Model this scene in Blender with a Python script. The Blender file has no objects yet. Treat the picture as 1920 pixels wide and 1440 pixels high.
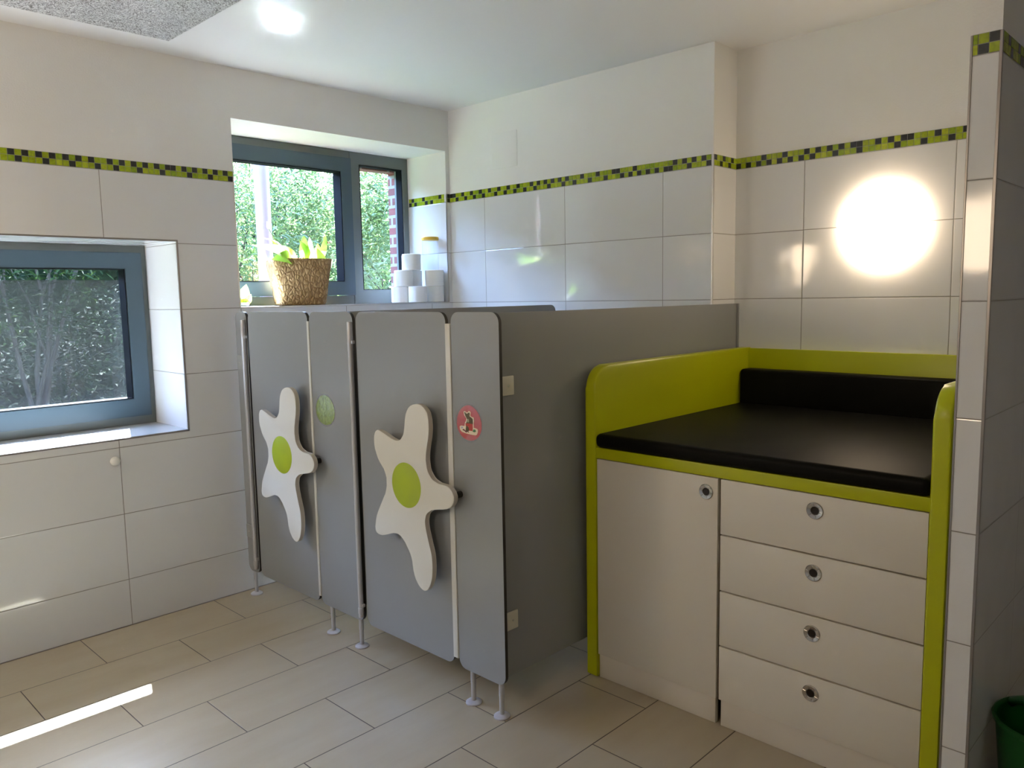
import bpy, bmesh, math, random
from mathutils import Vector, Matrix
random.seed(7)
PI = math.pi
scn = bpy.context.scene
col = scn.collection

# ------------------------------------------------------------------ helpers
def link(o):
    col.objects.link(o)
    return o

def tag(o, label=None, cat=None, group=None, kind=None):
    if label: o['label'] = label
    if cat: o['category'] = cat
    if group: o['group'] = group
    if kind: o['kind'] = kind
    return o

def empty(name, loc=(0, 0, 0), label=None, cat=None, group=None, kind=None):
    o = bpy.data.objects.new(name, None)
    o.location = loc
    o.empty_display_size = .1
    link(o)
    return tag(o, label, cat, group, kind)

def build(name, bm, mats, parent=None, smooth=35, loc=None, label=None, cat=None, group=None, kind=None, recalc=True):
    """one mesh object; vertices are given in world space and moved into the parent's space"""
    if recalc:
        bmesh.ops.recalc_face_normals(bm, faces=bm.faces)
    org = Vector(loc) if loc is not None else Vector((0, 0, 0))
    base = Vector((0, 0, 0))
    p = parent
    while p is not None:
        base += p.location
        p = p.parent
    for v in bm.verts:
        v.co -= org
    me = bpy.data.meshes.new(name)
    bm.to_mesh(me)
    bm.free()
    if not isinstance(mats, (list, tuple)): mats = [mats]
    for m in mats: me.materials.append(m)
    if smooth:
        for f in me.polygons: f.use_smooth = True
        me.set_sharp_from_angle(angle=math.radians(smooth))
    o = bpy.data.objects.new(name, me)
    link(o)
    if parent is not None:
        o.parent = parent
    o.location = org - base
    return tag(o, label, cat, group, kind)

def box(bm, x0, x1, y0, y1, z0, z1, bev=0, mi=0, seg=2):
    vs = [bm.verts.new((x, y, z)) for z in (z0, z1) for y in (y0, y1) for x in (x0, x1)]
    fs = [bm.faces.new([vs[i] for i in q]) for q in ((0, 2, 3, 1), (4, 5, 7, 6), (0, 1, 5, 4), (2, 6, 7, 3), (0, 4, 6, 2), (1, 3, 7, 5))]
    for f in fs: f.material_index = mi
    if bev:
        es = list({e for f in fs for e in f.edges})
        bmesh.ops.bevel(bm, geom=es, offset=bev, segments=seg, affect='EDGES', profile=.5)
    return fs

def P3(ax, a, u, v):
    return (a, u, v) if ax == 'x' else ((u, a, v) if ax == 'y' else (u, v, a))

def prism(bm, pts, ax, a0, a1, m_face=0, m_side=0, bev=0):
    """outline pts extruded along an axis"""
    A = [bm.verts.new(P3(ax, a0, u, v)) for u, v in pts]
    B = [bm.verts.new(P3(ax, a1, u, v)) for u, v in pts]
    n = len(pts)
    f0 = bm.faces.new(A); f1 = bm.faces.new(list(reversed(B)))
    f0.material_index = f1.material_index = m_face
    for i in range(n):
        f = bm.faces.new((A[i], B[i], B[(i + 1) % n], A[(i + 1) % n]))
        f.material_index = m_side
    if bev:
        es = list(set(f0.edges) | set(f1.edges))
        bmesh.ops.bevel(bm, geom=es, offset=bev, segments=2, affect='EDGES', profile=.5)

def rrect(u0, u1, v0, v1, r, n=6):
    """rounded rectangle; r = radii (bottom-left, bottom-right, top-right, top-left)"""
    if not isinstance(r, (list, tuple)): r = (r,) * 4
    out = []
    cs = [(u0, v0, 1, 1, PI), (u1, v0, -1, 1, 1.5 * PI), (u1, v1, -1, -1, 0), (u0, v1, 1, -1, .5 * PI)]
    for (cu, cv, su, sv, a0), rr in zip(cs, r):
        if rr <= 0:
            out.append((cu, cv)); continue
        for i in range(n + 1):
            a = a0 + .5 * PI * i / n
            out.append((cu + su * rr + rr * math.cos(a), cv + sv * rr + rr * math.sin(a)))
    return out

def lathe(bm, prof, c, ax='z', seg=32, mi=0, closed=False):
    """prof: list of (radius, height) turned round an axis through c"""
    rings = []
    for r, h in prof:
        if r < 1e-6:
            rings.append([bm.verts.new(Vector(c) + Vector({'z': (0, 0, h), 'x': (h, 0, 0), 'y': (0, h, 0)}[ax]))])
        else:
            ring = []
            for i in range(seg):
                a = 2 * PI * i / seg
                d = {'z': (r * math.cos(a), r * math.sin(a), h), 'x': (h, r * math.cos(a), r * math.sin(a)),
                     'y': (r * math.cos(a), h, r * math.sin(a))}[ax]
                ring.append(bm.verts.new(Vector(c) + Vector(d)))
            rings.append(ring)
    pairs = list(zip(rings, rings[1:]))
    if closed: pairs.append((rings[-1], rings[0]))
    for A, B in pairs:
        for i in range(seg):
            j = (i + 1) % seg
            if len(A) == 1 and len(B) == 1: continue
            if len(A) == 1: f = bm.faces.new((A[0], B[j], B[i]))
            elif len(B) == 1: f = bm.faces.new((A[i], A[j], B[0]))
            else: f = bm.faces.new((A[i], A[j], B[j], B[i]))
            f.material_index = mi

def tube(bm, pts, rad, seg=10, mi=0, cap=True):
    pts = [Vector(p) for p in pts]
    rings = []
    n = len(pts)
    for i, p in enumerate(pts):
        t = (pts[min(i + 1, n - 1)] - pts[max(i - 1, 0)]).normalized()
        up = Vector((0, 0, 1)) if abs(t.z) < .9 else Vector((1, 0, 0))
        a = t.cross(up).normalized(); b = t.cross(a).normalized()
        r = rad[i] if isinstance(rad, (list, tuple)) else rad
        rings.append([bm.verts.new(p + r * (math.cos(2 * PI * k / seg) * a + math.sin(2 * PI * k / seg) * b)) for k in range(seg)])
    for A, B in zip(rings, rings[1:]):
        for k in range(seg):
            f = bm.faces.new((A[k], A[(k + 1) % seg], B[(k + 1) % seg], B[k])); f.material_index = mi
    if cap:
        for r_ in (rings[0], rings[-1]):
            f = bm.faces.new(r_); f.material_index = mi

NB = bmesh.new

# ------------------------------------------------------------------ materials
def srgb(r, g, b):
    f = lambda c: (c / 12.92 if c <= .04045 else ((c + .055) / 1.055) ** 2.4)
    return (f(r / 255), f(g / 255), f(b / 255), 1)

def newmat(name):
    m = bpy.data.materials.new(name); m.use_nodes = True
    nt = m.node_tree
    return m, nt, nt.nodes['Principled BSDF']

def node(nt, typ, **kw):
    n = nt.nodes.new(typ)
    for k, v in kw.items():
        if k == 'ins':
            for kk, vv in v.items(): n.inputs[kk].default_value = vv
        else: setattr(n, k, v)
    return n

def mth(nt, op, a, b=None, c=None):
    n = nt.nodes.new('ShaderNodeMath'); n.operation = op
    for i, v in enumerate((a, b, c)):
        if v is None: continue
        if isinstance(v, (int, float)): n.inputs[i].default_value = v
        else: nt.links.new(v, n.inputs[i])
    return n.outputs[0]

def mapr(nt, v, a, b, c=0., d=1.):
    n = nt.nodes.new('ShaderNodeMapRange'); n.clamp = True
    nt.links.new(v, n.inputs[0])
    for i, x in zip((1, 2, 3, 4), (a, b, c, d)): n.inputs[i].default_value = x
    return n.outputs[0]

def mixc(nt, fac, a, b):
    n = nt.nodes.new('ShaderNodeMix'); n.data_type = 'RGBA'
    if isinstance(fac, (int, float)): n.inputs[0].default_value = fac
    else: nt.links.new(fac, n.inputs[0])
    for i, v in ((6, a), (7, b)):
        if isinstance(v, tuple): n.inputs[i].default_value = v
        else: nt.links.new(v, n.inputs[i])
    return n.outputs[2]

def bump(nt, h, dist, strength=1.):
    n = nt.nodes.new('ShaderNodeBump'); n.inputs['Strength'].default_value = strength
    n.inputs['Distance'].default_value = dist
    nt.links.new(h, n.inputs['Height'])
    return n.outputs[0]

def plain(name, c, rough=.5, spec=.5, metal=0., noise=0., nscale=8., bumpd=0., bscale=200., coat=0.):
    m, nt, b = newmat(name)
    b.inputs['Base Color'].default_value = c
    b.inputs['Roughness'].default_value = rough
    b.inputs['Metallic'].default_value = metal
    b.inputs['Specular IOR Level'].default_value = spec
    if coat:
        b.inputs['Coat Weight'].default_value = coat; b.inputs['Coat Roughness'].default_value = .05
    tc = nt.nodes.new('ShaderNodeTexCoord')
    if noise:
        n = node(nt, 'ShaderNodeTexNoise', ins={'Scale': nscale, 'Detail': 3.})
        nt.links.new(tc.outputs['Object'], n.inputs['Vector'])
        k = mapr(nt, n.outputs[0], .3, .7)
        lo = tuple(x * (1 - noise) for x in c[:3]) + (1,)
        nt.links.new(mixc(nt, k, lo, c), b.inputs['Base Color'])
    if bumpd:
        n = node(nt, 'ShaderNodeTexNoise', ins={'Scale': bscale, 'Detail': 2.})
        nt.links.new(tc.outputs['Object'], n.inputs['Vector'])
        nt.links.new(bump(nt, n.outputs[0], bumpd), b.inputs['Normal'])
    return m

ZB, BH, ROW = 2.0336, .0497, .303
TILE_C = (.70, .705, .71, 1)
PLAST_C = (.75, .745, .725, 1)
GROUT_C = (.25, .24, .22, 1)

def wall_mat(name, ax, u0, pitch, seed=0.):
    """large glossy wall tiles below the mosaic strip, painted plaster above it"""
    m, nt, b = newmat(name)
    geo = nt.nodes.new('ShaderNodeTexCoord')
    sep = nt.nodes.new('ShaderNodeSeparateXYZ'); nt.links.new(geo.outputs['Object'], sep.inputs[0])
    u = sep.outputs[{'x': 0, 'y': 1}[ax]]; z = sep.outputs[2]
    uu = mth(nt, 'DIVIDE', mth(nt, 'SUBTRACT', u, u0), pitch)
    zz = mth(nt, 'DIVIDE', mth(nt, 'SUBTRACT', ZB, z), ROW)
    def dist(v, pt):
        f = mth(nt, 'FRACT', v)
        return mth(nt, 'MULTIPLY', mth(nt, 'MINIMUM', f, mth(nt, 'SUBTRACT', 1., f)), pt)
    d = mth(nt, 'MINIMUM', dist(uu, pitch), dist(zz, ROW))
    line = mapr(nt, d, .0011, .0019, 1., 0.)
    tile = mth(nt, 'LESS_THAN', z, ZB + .01)
    wn = nt.nodes.new('ShaderNodeTexWhiteNoise'); wn.noise_dimensions = '3D'
    cmb = nt.nodes.new('ShaderNodeCombineXYZ')
    nt.links.new(mth(nt, 'FLOOR', uu), cmb.inputs[0]); nt.links.new(mth(nt, 'FLOOR', zz), cmb.inputs[1])
    cmb.inputs[2].default_value = seed
    nt.links.new(cmb.outputs[0], wn.inputs[0])
    tcol = mixc(nt, mth(nt, 'MULTIPLY', wn.outputs[0], .5), TILE_C, tuple(x * .95 for x in TILE_C[:3]) + (1,))
    c = mixc(nt, line, tcol, GROUT_C)
    c = mixc(nt, tile, PLAST_C, c)
    nt.links.new(c, b.inputs['Base Color'])
    rough = mth(nt, 'ADD', mth(nt, 'MULTIPLY', line, .5), .07)
    rmix = nt.nodes.new('ShaderNodeMix'); rmix.data_type = 'FLOAT'
    nt.links.new(tile, rmix.inputs[0]); rmix.inputs[2].default_value = .85; nt.links.new(rough, rmix.inputs[3])
    nt.links.new(rmix.outputs[0], b.inputs['Roughness'])
    # edges of the tiles roll off, faint waviness; fine grain on the plaster
    prof = mapr(nt, d, .0, .004, 0., 1.)
    n1 = node(nt, 'ShaderNodeTexNoise', ins={'Scale': 5., 'Detail': 1.}); nt.links.new(geo.outputs['Object'], n1.inputs['Vector'])
    hT = mth(nt, 'ADD', mth(nt, 'MULTIPLY', prof, .0008), mth(nt, 'MULTIPLY', n1.outputs[0], .0022))
    n2 = node(nt, 'ShaderNodeTexNoise', ins={'Scale': 140., 'Detail': 3.}); nt.links.new(geo.outputs['Object'], n2.inputs['Vector'])
    hP = mth(nt, 'MULTIPLY', n2.outputs[0], .0006)
    hm = nt.nodes.new('ShaderNodeMix'); hm.data_type = 'FLOAT'
    nt.links.new(tile, hm.inputs[0]); nt.links.new(hP, hm.inputs[2]); nt.links.new(hT, hm.inputs[3])
    nt.links.new(bump(nt, hm.outputs[0], 1.), b.inputs['Normal'])
    return m

def brick_mat(name='brick'):
    m, nt, b = newmat(name)
    tc = nt.nodes.new('ShaderNodeTexCoord'); sep = nt.nodes.new('ShaderNodeSeparateXYZ')
    nt.links.new(tc.outputs['Object'], sep.inputs[0])
    cmb = nt.nodes.new('ShaderNodeCombineXYZ')
    nt.links.new(mth(nt, 'ADD', sep.outputs[0], sep.outputs[1]), cmb.inputs[0]); nt.links.new(sep.outputs[2], cmb.inputs[1])
    br = node(nt, 'ShaderNodeTexBrick', ins={'Scale': 1., 'Mortar Size': .010, 'Brick Width': .21, 'Row Height': .062,
        'Color1': (.24, .065, .06, 1), 'Color2': (.17, .06, .06, 1), 'Mortar': (.30, .28, .29, 1)})
    nt.links.new(cmb.outputs[0], br.inputs['Vector'])
    nt.links.new(br.outputs['Color'], b.inputs['Base Color'])
    b.inputs['Roughness'].default_value = .85
    nt.links.new(bump(nt, mth(nt, 'SUBTRACT', 1., br.outputs['Fac']), .004), b.inputs['Normal'])
    return m

def floor_mat():
    m, nt, b = newmat('floor_tiles')
    uv = nt.nodes.new('ShaderNodeUVMap'); uv.uv_map = 'rows'
    sep = nt.nodes.new('ShaderNodeSeparateXYZ'); nt.links.new(uv.outputs[0], sep.inputs[0])
    def dist(v, pt):
        f = mth(nt, 'FRACT', v)
        return mth(nt, 'MULTIPLY', mth(nt, 'MINIMUM', f, mth(nt, 'SUBTRACT', 1., f)), pt)
    d = mth(nt, 'MINIMUM', dist(sep.outputs[0], .606), dist(sep.outputs[1], .3045))
    line = mapr(nt, d, .0014, .0024, 1., 0.)
    tc = nt.nodes.new('ShaderNodeTexCoord')
    wn = nt.nodes.new('ShaderNodeTexWhiteNoise'); wn.noise_dimensions = '2D'
    cmb = nt.nodes.new('ShaderNodeCombineXYZ')
    nt.links.new(mth(nt, 'FLOOR', sep.outputs[0]), cmb.inputs[0]); nt.links.new(mth(nt, 'FLOOR', sep.outputs[1]), cmb.inputs[1])
    nt.links.new(cmb.outputs[0], wn.inputs[0])
    mp = nt.nodes.new('ShaderNodeMapping'); mp.inputs['Scale'].default_value = (1.2, 5., 1.)
    nt.links.new(tc.outputs['Object'], mp.inputs[0])
    n1 = node(nt, 'ShaderNodeTexNoise', ins={'Scale': 2.2, 'Detail': 5., 'Roughness': .6}); nt.links.new(mp.outputs[0], n1.inputs['Vector'])
    c = mixc(nt, mapr(nt, n1.outputs[0], .35, .7), (.430, .370, .270, 1), (.460, .400, .298, 1))
    c = mixc(nt, mth(nt, 'MULTIPLY', wn.outputs[0], .35), c, (.385, .33, .245, 1))
    c = mixc(nt, line, c, (.07, .052, .035, 1))
    nt.links.new(c, b.inputs['Base Color'])
    nt.links.new(mth(nt, 'ADD', mapr(nt, n1.outputs[0], .3, .7, .25, .27), mth(nt, 'MULTIPLY', line, .4)), b.inputs['Roughness'])
    n2 = node(nt, 'ShaderNodeTexNoise', ins={'Scale': 60., 'Detail': 2.}); nt.links.new(tc.outputs['Object'], n2.inputs['Vector'])
    h = mth(nt, 'ADD', mth(nt, 'MULTIPLY', mapr(nt, d, 0., .003), .0007), mth(nt, 'MULTIPLY', n2.outputs[0], .0003))
    nt.links.new(bump(nt, h, 1.), b.inputs['Normal'])
    return m

def ceiling_panel_mat():
    m, nt, b = newmat('wood_wool_panel')
    tc = nt.nodes.new('ShaderNodeTexCoord')
    v = node(nt, 'ShaderNodeTexNoise', ins={'Scale': 85., 'Detail': 2., 'Roughness': .6, 'Distortion': 2.5})
    nt.links.new(tc.outputs['Object'], v.inputs['Vector'])
    k = mapr(nt, v.outputs[0], .40, .50)
    nt.links.new(mixc(nt, k, (.16, .155, .15, 1), (.74, .74, .73, 1)), b.inputs['Base Color'])
    b.inputs['Roughness'].default_value = .95
    nt.links.new(bump(nt, k, .004), b.inputs['Normal'])
    return m

def glass_mat(name, gloss=1., tint=(.93, .96, .95, 1), dust=0., crinkle=0.):
    m, nt, b = newmat(name)
    nt.nodes.remove(b)
    out = nt.nodes['Material Output']
    tr = nt.nodes.new('ShaderNodeBsdfTransparent'); tr.inputs[0].default_value = tint
    gl = nt.nodes.new('ShaderNodeBsdfGlossy'); gl.inputs['Roughness'].default_value = .01
    gl.inputs['Color'].default_value = (gloss, gloss, gloss, 1)
    fr = nt.nodes.new('ShaderNodeFresnel')
    gm = nt.nodes.new('ShaderNodeNewGeometry')
    nt.links.new(mapr(nt, gm.outputs['Backfacing'], 0., 1., 1.45, 1 / 1.45), fr.inputs[0])
    if crinkle:
        tc = nt.nodes.new('ShaderNodeTexCoord')
        nz = node(nt, 'ShaderNodeTexNoise', ins={'Scale': 45., 'Detail': 3.}); nt.links.new(tc.outputs['Object'], nz.inputs['Vector'])
        bo = bump(nt, nz.outputs[0], crinkle)
        nt.links.new(bo, gl.inputs['Normal']); nt.links.new(bo, fr.inputs['Normal'])
    mx = nt.nodes.new('ShaderNodeMixShader')
    nt.links.new(fr.outputs[0], mx.inputs[0]); nt.links.new(tr.outputs[0], mx.inputs[1]); nt.links.new(gl.outputs[0], mx.inputs[2])
    last = mx.outputs[0]
    if dust:
        df = nt.nodes.new('ShaderNodeBsdfDiffuse'); df.inputs[0].default_value = (.5, .5, .5, 1)
        tl = nt.nodes.new('ShaderNodeBsdfTranslucent'); tl.inputs[0].default_value = (.5, .5, .5, 1)
        ad = nt.nodes.new('ShaderNodeMixShader'); ad.inputs[0].default_value = .5
        nt.links.new(df.outputs[0], ad.inputs[1]); nt.links.new(tl.outputs[0], ad.inputs[2])
        m2 = nt.nodes.new('ShaderNodeMixShader'); m2.inputs[0].default_value = dust
        nt.links.new(last, m2.inputs[1]); nt.links.new(ad.outputs[0], m2.inputs[2])
        last = m2.outputs[0]
    nt.links.new(last, out.inputs[0])
    return m

def screen_mat():
    m, nt, b = newmat('haze_sheet')
    nt.nodes.remove(b)
    out = nt.nodes['Material Output']
    tr = nt.nodes.new('ShaderNodeBsdfTransparent')
    df = nt.nodes.new('ShaderNodeBsdfDiffuse'); df.inputs[0].default_value = (.10, .105, .11, 1)
    mx = nt.nodes.new('ShaderNodeMixShader'); mx.inputs[0].default_value = .35
    nt.links.new(tr.outputs[0], mx.inputs[1]); nt.links.new(df.outputs[0], mx.inputs[2]); nt.links.new(mx.outputs[0], out.inputs[0])
    return m

def leaf_mat(name, c1, c2, trans=.45, rough=.45, scale=3., spec=.5):
    m, nt, b = newmat(name)
    b.inputs['Specular IOR Level'].default_value = spec
    out = nt.nodes['Material Output']
    tc = nt.nodes.new('ShaderNodeTexCoord')
    n = node(nt, 'ShaderNodeTexNoise', ins={'Scale': scale, 'Detail': 2.}); nt.links.new(tc.outputs['Object'], n.inputs['Vector'])
    c = mixc(nt, mapr(nt, n.outputs[0], .35, .65), c1, c2)
    nt.links.new(c, b.inputs['Base Color']); b.inputs['Roughness'].default_value = rough
    tl = nt.nodes.new('ShaderNodeBsdfTranslucent')
    nt.links.new(c, tl.inputs[0])
    mx = nt.nodes.new('ShaderNodeMixShader'); mx.inputs[0].default_value = trans
    nt.links.new(b.outputs[0], mx.inputs[1]); nt.links.new(tl.outputs[0], mx.inputs[2]); nt.links.new(mx.outputs[0], out.inputs[0])
    return m

def basket_mat():
    m, nt, b = newmat('woven_hyacinth')
    tc = nt.nodes.new('ShaderNodeTexCoord')
    w = node(nt, 'ShaderNodeTexNoise', ins={'Scale': 30., 'Detail': 1.}); nt.links.new(tc.outputs['Object'], w.inputs['Vector'])
    mp = nt.nodes.new('ShaderNodeMapping'); mp.inputs['Rotation'].default_value = (.5, .6, .5)
    mp.inputs['Scale'].default_value = (1., 1., .62)
    nt.links.new(tc.outputs['Object'], mp.inputs[0])
    v1 = node(nt, 'ShaderNodeTexVoronoi', feature='DISTANCE_TO_EDGE', ins={'Scale': 58.}); nt.links.new(mp.outputs[0], v1.inputs['Vector'])
    v2 = node(nt, 'ShaderNodeTexVoronoi', ins={'Scale': 58.}); nt.links.new(mp.outputs[0], v2.inputs['Vector'])
    k = mapr(nt, v1.outputs['Distance'], .0, .10)
    sp = nt.nodes.new('ShaderNodeSeparateColor'); nt.links.new(v2.outputs['Color'], sp.inputs[0])
    c = mixc(nt, sp.outputs[0], (.34, .205, .085, 1), (.47, .31, .14, 1))
    c = mixc(nt, k, (.25, .15, .06, 1), c)
    nt.links.new(c, b.inputs['Base Color']); b.inputs['Roughness'].default_value = .75
    nt.links.new(bump(nt, mapr(nt, v1.outputs['Distance'], .0, .3), .005), b.inputs['Normal'])
    return m

def emit_mat(name, c, s):
    m, nt, b = newmat(name)
    b.inputs['Base Color'].default_value = (.8, .8, .8, 1)
    b.inputs['Roughness'].default_value = .3
    b.inputs['Emission Color'].default_value = c
    b.inputs['Emission Strength'].default_value = s
    return m

def handle_metal():
    m, nt, b = newmat('brushed_steel_ring')
    b.inputs['Base Color'].default_value = (.48, .46, .42, 1)
    b.inputs['Metallic'].default_value = 1.; b.inputs['Roughness'].default_value = .25
    return m

def door_white(name, c):
    return plain(name, c, rough=.38, noise=.02, nscale=2.)

M = dict(
    W=wall_mat('window_wall_tiles', 'x', -2.005, .613, 1.), R=wall_mat('tiles_right', 'y', -.300, .6125, 2.),
    RET=wall_mat('tiles_return', 'x', 5.03, 10., 3.),
    S=wall_mat('tiles_recess', 'y', -2.126, .607, 4.), PX=wall_mat('tiles_pillar', 'y', 5.03, 10., 5.),
    PY=wall_mat('tiles_pillar_side', 'x', -.55, .613, 6.), L=wall_mat('tiles_left', 'y', -.4, .613, 7.), B=wall_mat('tiles_rear', 'x', -.4, .613, 8.),
    ceil=plain('ceiling_paint', (.76, .76, .76, 1), rough=.5, spec=.35, bumpd=.0004, bscale=60.),
    sill=plain('glazed_sill_tile', (.44, .45, .46, 1), rough=.06, spec=.65),
    hatch=plain('hatch_paint', (.745, .74, .72, 1), rough=.7),
    floor=floor_mat(), cpanel=ceiling_panel_mat(), brick=brick_mat(),
    grout=plain('mosaic_grout', (.36, .36, .33, 1), rough=.8),
    m1=plain('glass_mosaic_lime', (.36, .46, .02, 1), rough=.12, noise=.3, nscale=90.),
    m2=plain('glass_mosaic_olive', (.28, .40, .02, 1), rough=.12, noise=.3, nscale=90.),
    m3=plain('glass_mosaic_bright', (.46, .55, .03, 1), rough=.12, noise=.3, nscale=90.),
    md=plain('glass_mosaic_charcoal', (.035, .04, .038, 1), rough=.12, noise=.4, nscale=90.),
    trim=plain('grey_edge_profile', (.30, .28, .27, 1), rough=.35, metal=.6),
    steel=plain('matt_steel_profile', (.55, .54, .52, 1), rough=.35, metal=.8),
    frame=plain('window_grey_lit', (.135, .155, .15, 1), rough=.4),  # same window colour as the sash, lightened where the frame catches light
    sash=plain('window_grey_shaded', (.055, .088, .112, 1), rough=.4),  # same window colour as the frame, darkened for the back-lit sash
    bead=plain('black_glazing_bead', (.003, .004, .007, 1), rough=.8, spec=.1),
    alu=plain('anodised_aluminium', (.50, .50, .52, 1), rough=.45, metal=.55),
    flange=plain('grey_plastic_foot', (.46, .46, .50, 1), rough=.35),
    hpl=plain('grey_laminate', (.248, .257, .260, 1), rough=.36, spec=.6, bumpd=.0001, bscale=500.),
    core=plain('black_laminate_core', (.012, .012, .012, 1), rough=.5),
    strip=plain('pale_finger_guard', (.62, .62, .58, 1), rough=.4),
    clip=plain('pale_clip', (.60, .58, .50, 1), rough=.45),
    gclip=plain('grey_clip', (.30, .31, .30, 1), rough=.45),
    starw=plain('white_lacquered_board', (.65, .635, .575, 1), rough=.42),
    stare=plain('birch_board_edge', (.50, .46, .40, 1), rough=.6),
    lime=plain('lime_disc', (.36, .46, .012, 1), rough=.45),
    black=plain('black_plastic', (.01, .01, .01, 1), rough=.4),
    green=plain('lime_lacquer', (.42, .45, .001, 1), rough=.33, spec=.4),
    white=door_white('white_melamine', (.66, .62, .54, 1)),
    plinth=plain('white_plinth', (.62, .57, .49, 1), rough=.45),
    carc=plain('carcass_gap_shade', (.10, .075, .05, 1), rough=.7),  # carcass colour darkened to put shade into the gaps between fronts
    leather=plain('black_vinyl', (.006, .006, .005, 1), rough=.45, spec=.06, bumpd=.0006, bscale=7.),
    ring=handle_metal(), cup=plain('dark_recess', (.03, .025, .02, 1), rough=.35, metal=.6),
    glass=glass_mat('window_glass'), screen=screen_mat(),
    jar=glass_mat('jar_glass', tint=(.95, .96, .97, 1)), lid=plain('yellow_lid', (.80, .50, .06, 1), rough=.4),
    paper=plain('toilet_paper', (.84, .84, .82, 1), rough=.95, bumpd=.0006, bscale=300.),
    card=plain('cardboard_core', (.42, .33, .24, 1), rough=.9),
    basket=basket_mat(), soil=plain('potting_bark', (.22, .12, .06, 1), rough=.9, noise=.5, nscale=60., bumpd=.004, bscale=90.),
    lily=leaf_mat('lily_leaf', (.16, .34, .03, 1), (.34, .50, .08, 1), .5, .35, 12.),
    lilyp=leaf_mat('pale_lily_leaf', (.62, .62, .30, 1), (.78, .66, .42, 1), .5, .4, 14.),
    withered=leaf_mat('withered_tip', (.38, .17, .08, 1), (.55, .30, .14, 1), .3, .7, 20.),
    stem=plain('plant_stem', (.14, .24, .05, 1), rough=.5),
    saucer=plain('white_ceramic', (.8, .8, .8, 1), rough=.2),
    bucket=plain('green_plastic', (.005, .09, .014, 1), rough=.35),
    bucketd=plain('green_plastic_lighter', (.010, .13, .024, 1), rough=.35),
    lampbase=plain('lamp_base_white', (.75, .75, .72, 1), rough=.4),
    redp=plain('red_card', (.62, .075, .085, 1), rough=.12, spec=.6), limep=plain('lime_card', (.25, .38, .015, 1), rough=.2, spec=.5, bumpd=.004, bscale=30.),
    film=glass_mat('laminate_film', gloss=1., tint=(.97, .97, .97, 1), dust=.07, crinkle=.006),
    cut=plain('cream_cutout', (.80, .68, .52, 1), rough=.3), frogc=plain('frog_brown', (.11, .085, .03, 1), rough=.4, noise=.5, nscale=120.),
    frogl=plain('frog_belly', (.30, .30, .18, 1), rough=.4), potr=plain('pot_red', (.42, .035, .02, 1), rough=.3),
    toes=plain('frog_feet', (.14, .02, .03, 1), rough=.4), grass_=plain('tiny_green', (.06, .20, .08, 1), rough=.4), lilac=plain('tiny_lilac', (.42, .38, .55, 1), rough=.4),
    knob=plain('white_door_stop', (.72, .71, .68, 1), rough=.35),
    pole=plain('white_painted_pole', (.20, .19, .23, 1), rough=.4),
    bark=plain('grey_bark', (.035, .026, .018, 1), rough=.9, noise=.5, nscale=25., bumpd=.01, bscale=40.),
    lawn=plain('lawn_green', (.035, .07, .018, 1), rough=.9, noise=.5, nscale=6., bumpd=.02, bscale=60.),
    reed=plain('reed_fence', (.45, .34, .14, 1), rough=.8, noise=.5, nscale=40.),
    leafA=leaf_mat('bright_bush_leaf', (.04, .08, .028, 1), (.11, .16, .055, 1), .45, .3, 2.),
    leafB=leaf_mat('bamboo_leaf', (.035, .075, .025, 1), (.10, .15, .05, 1), .45, .3, 2.),
    leafC=leaf_mat('tree_leaf_shaded_tone', (.006, .014, .005, 1), (.020, .038, .009, 1), .35, .6, 2., .08),  # leaf colour darkened to stand for the shade outside the low window
    leafD=leaf_mat('hedge_leaf_shaded_tone', (.004, .009, .005, 1), (.010, .020, .008, 1), .3, .7, 2., .05),  # shade put into the leaf colour here as well
)

# ------------------------------------------------------------------ room shell
CZ = 2.572           # ceiling height
XL, XR, XS, XP = -3.5, 0.0, .2065, -1.0016
YRET, YP0, YP1, YB = -1.7927, -3.084, -3.151, -4.8
O1 = (-3.25, -1.692, .862, 1.739)     # low window opening, unseen left part kept wide for its daylight
O2 = (-1.392, -.030, 1.432, 2.335)    # high window opening
YO = .44

bm = NB()
rows = [0.0, -.3245] + [-(.02 + .3045 * k) for k in range(2, 17)]
offs = [-1.62, -1.325, -1.71, -1.482, -1.78, -1.448, -1.658, -1.355, -1.55, -1.25, -1.7, -1.4, -1.62, -1.3, -1.5, -1.4]
uvl = bm.loops.layers.uv.new('rows')
for i, (ya, yb) in enumerate(zip(rows, rows[1:])):
    vs = [bm.verts.new(q) for q in ((XL - .1, ya, 0), (XL - .1, yb, 0), (1.4, yb, 0), (1.4, ya, 0))]
    f = bm.faces.new(vs)
    va = i + (.0656 if i == 0 else 0)
    for lp, v in zip(f.loops, (va, i + 1, i + 1, va)):
        lp[uvl].uv = ((lp.vert.co.x - offs[i]) / .606 + 40, v - .0001 * (v == i + 1) * 0)
build('floor', bm, M['floor'], kind='structure', smooth=0)
bm = NB(); box(bm, XL - .2, 1.5, -5.0, .44, -.12, -.004)
build('floor_slab', bm, M['grout'], kind='structure', smooth=0)
bm = NB(); box(bm, XL - .2, 1.5, -5.0, YO + .1, CZ, CZ + .15)
build('ceiling', bm, M['ceil'], kind='structure', smooth=0)
bm = NB(); box(bm, -3.2, -1.755, -2.6, -.205, CZ - .006, CZ + .02, bev=.002)
build('trim_1', bm, M['cpanel'], kind='structure', label='textured wood wool acoustic panel in the ceiling')

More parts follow.
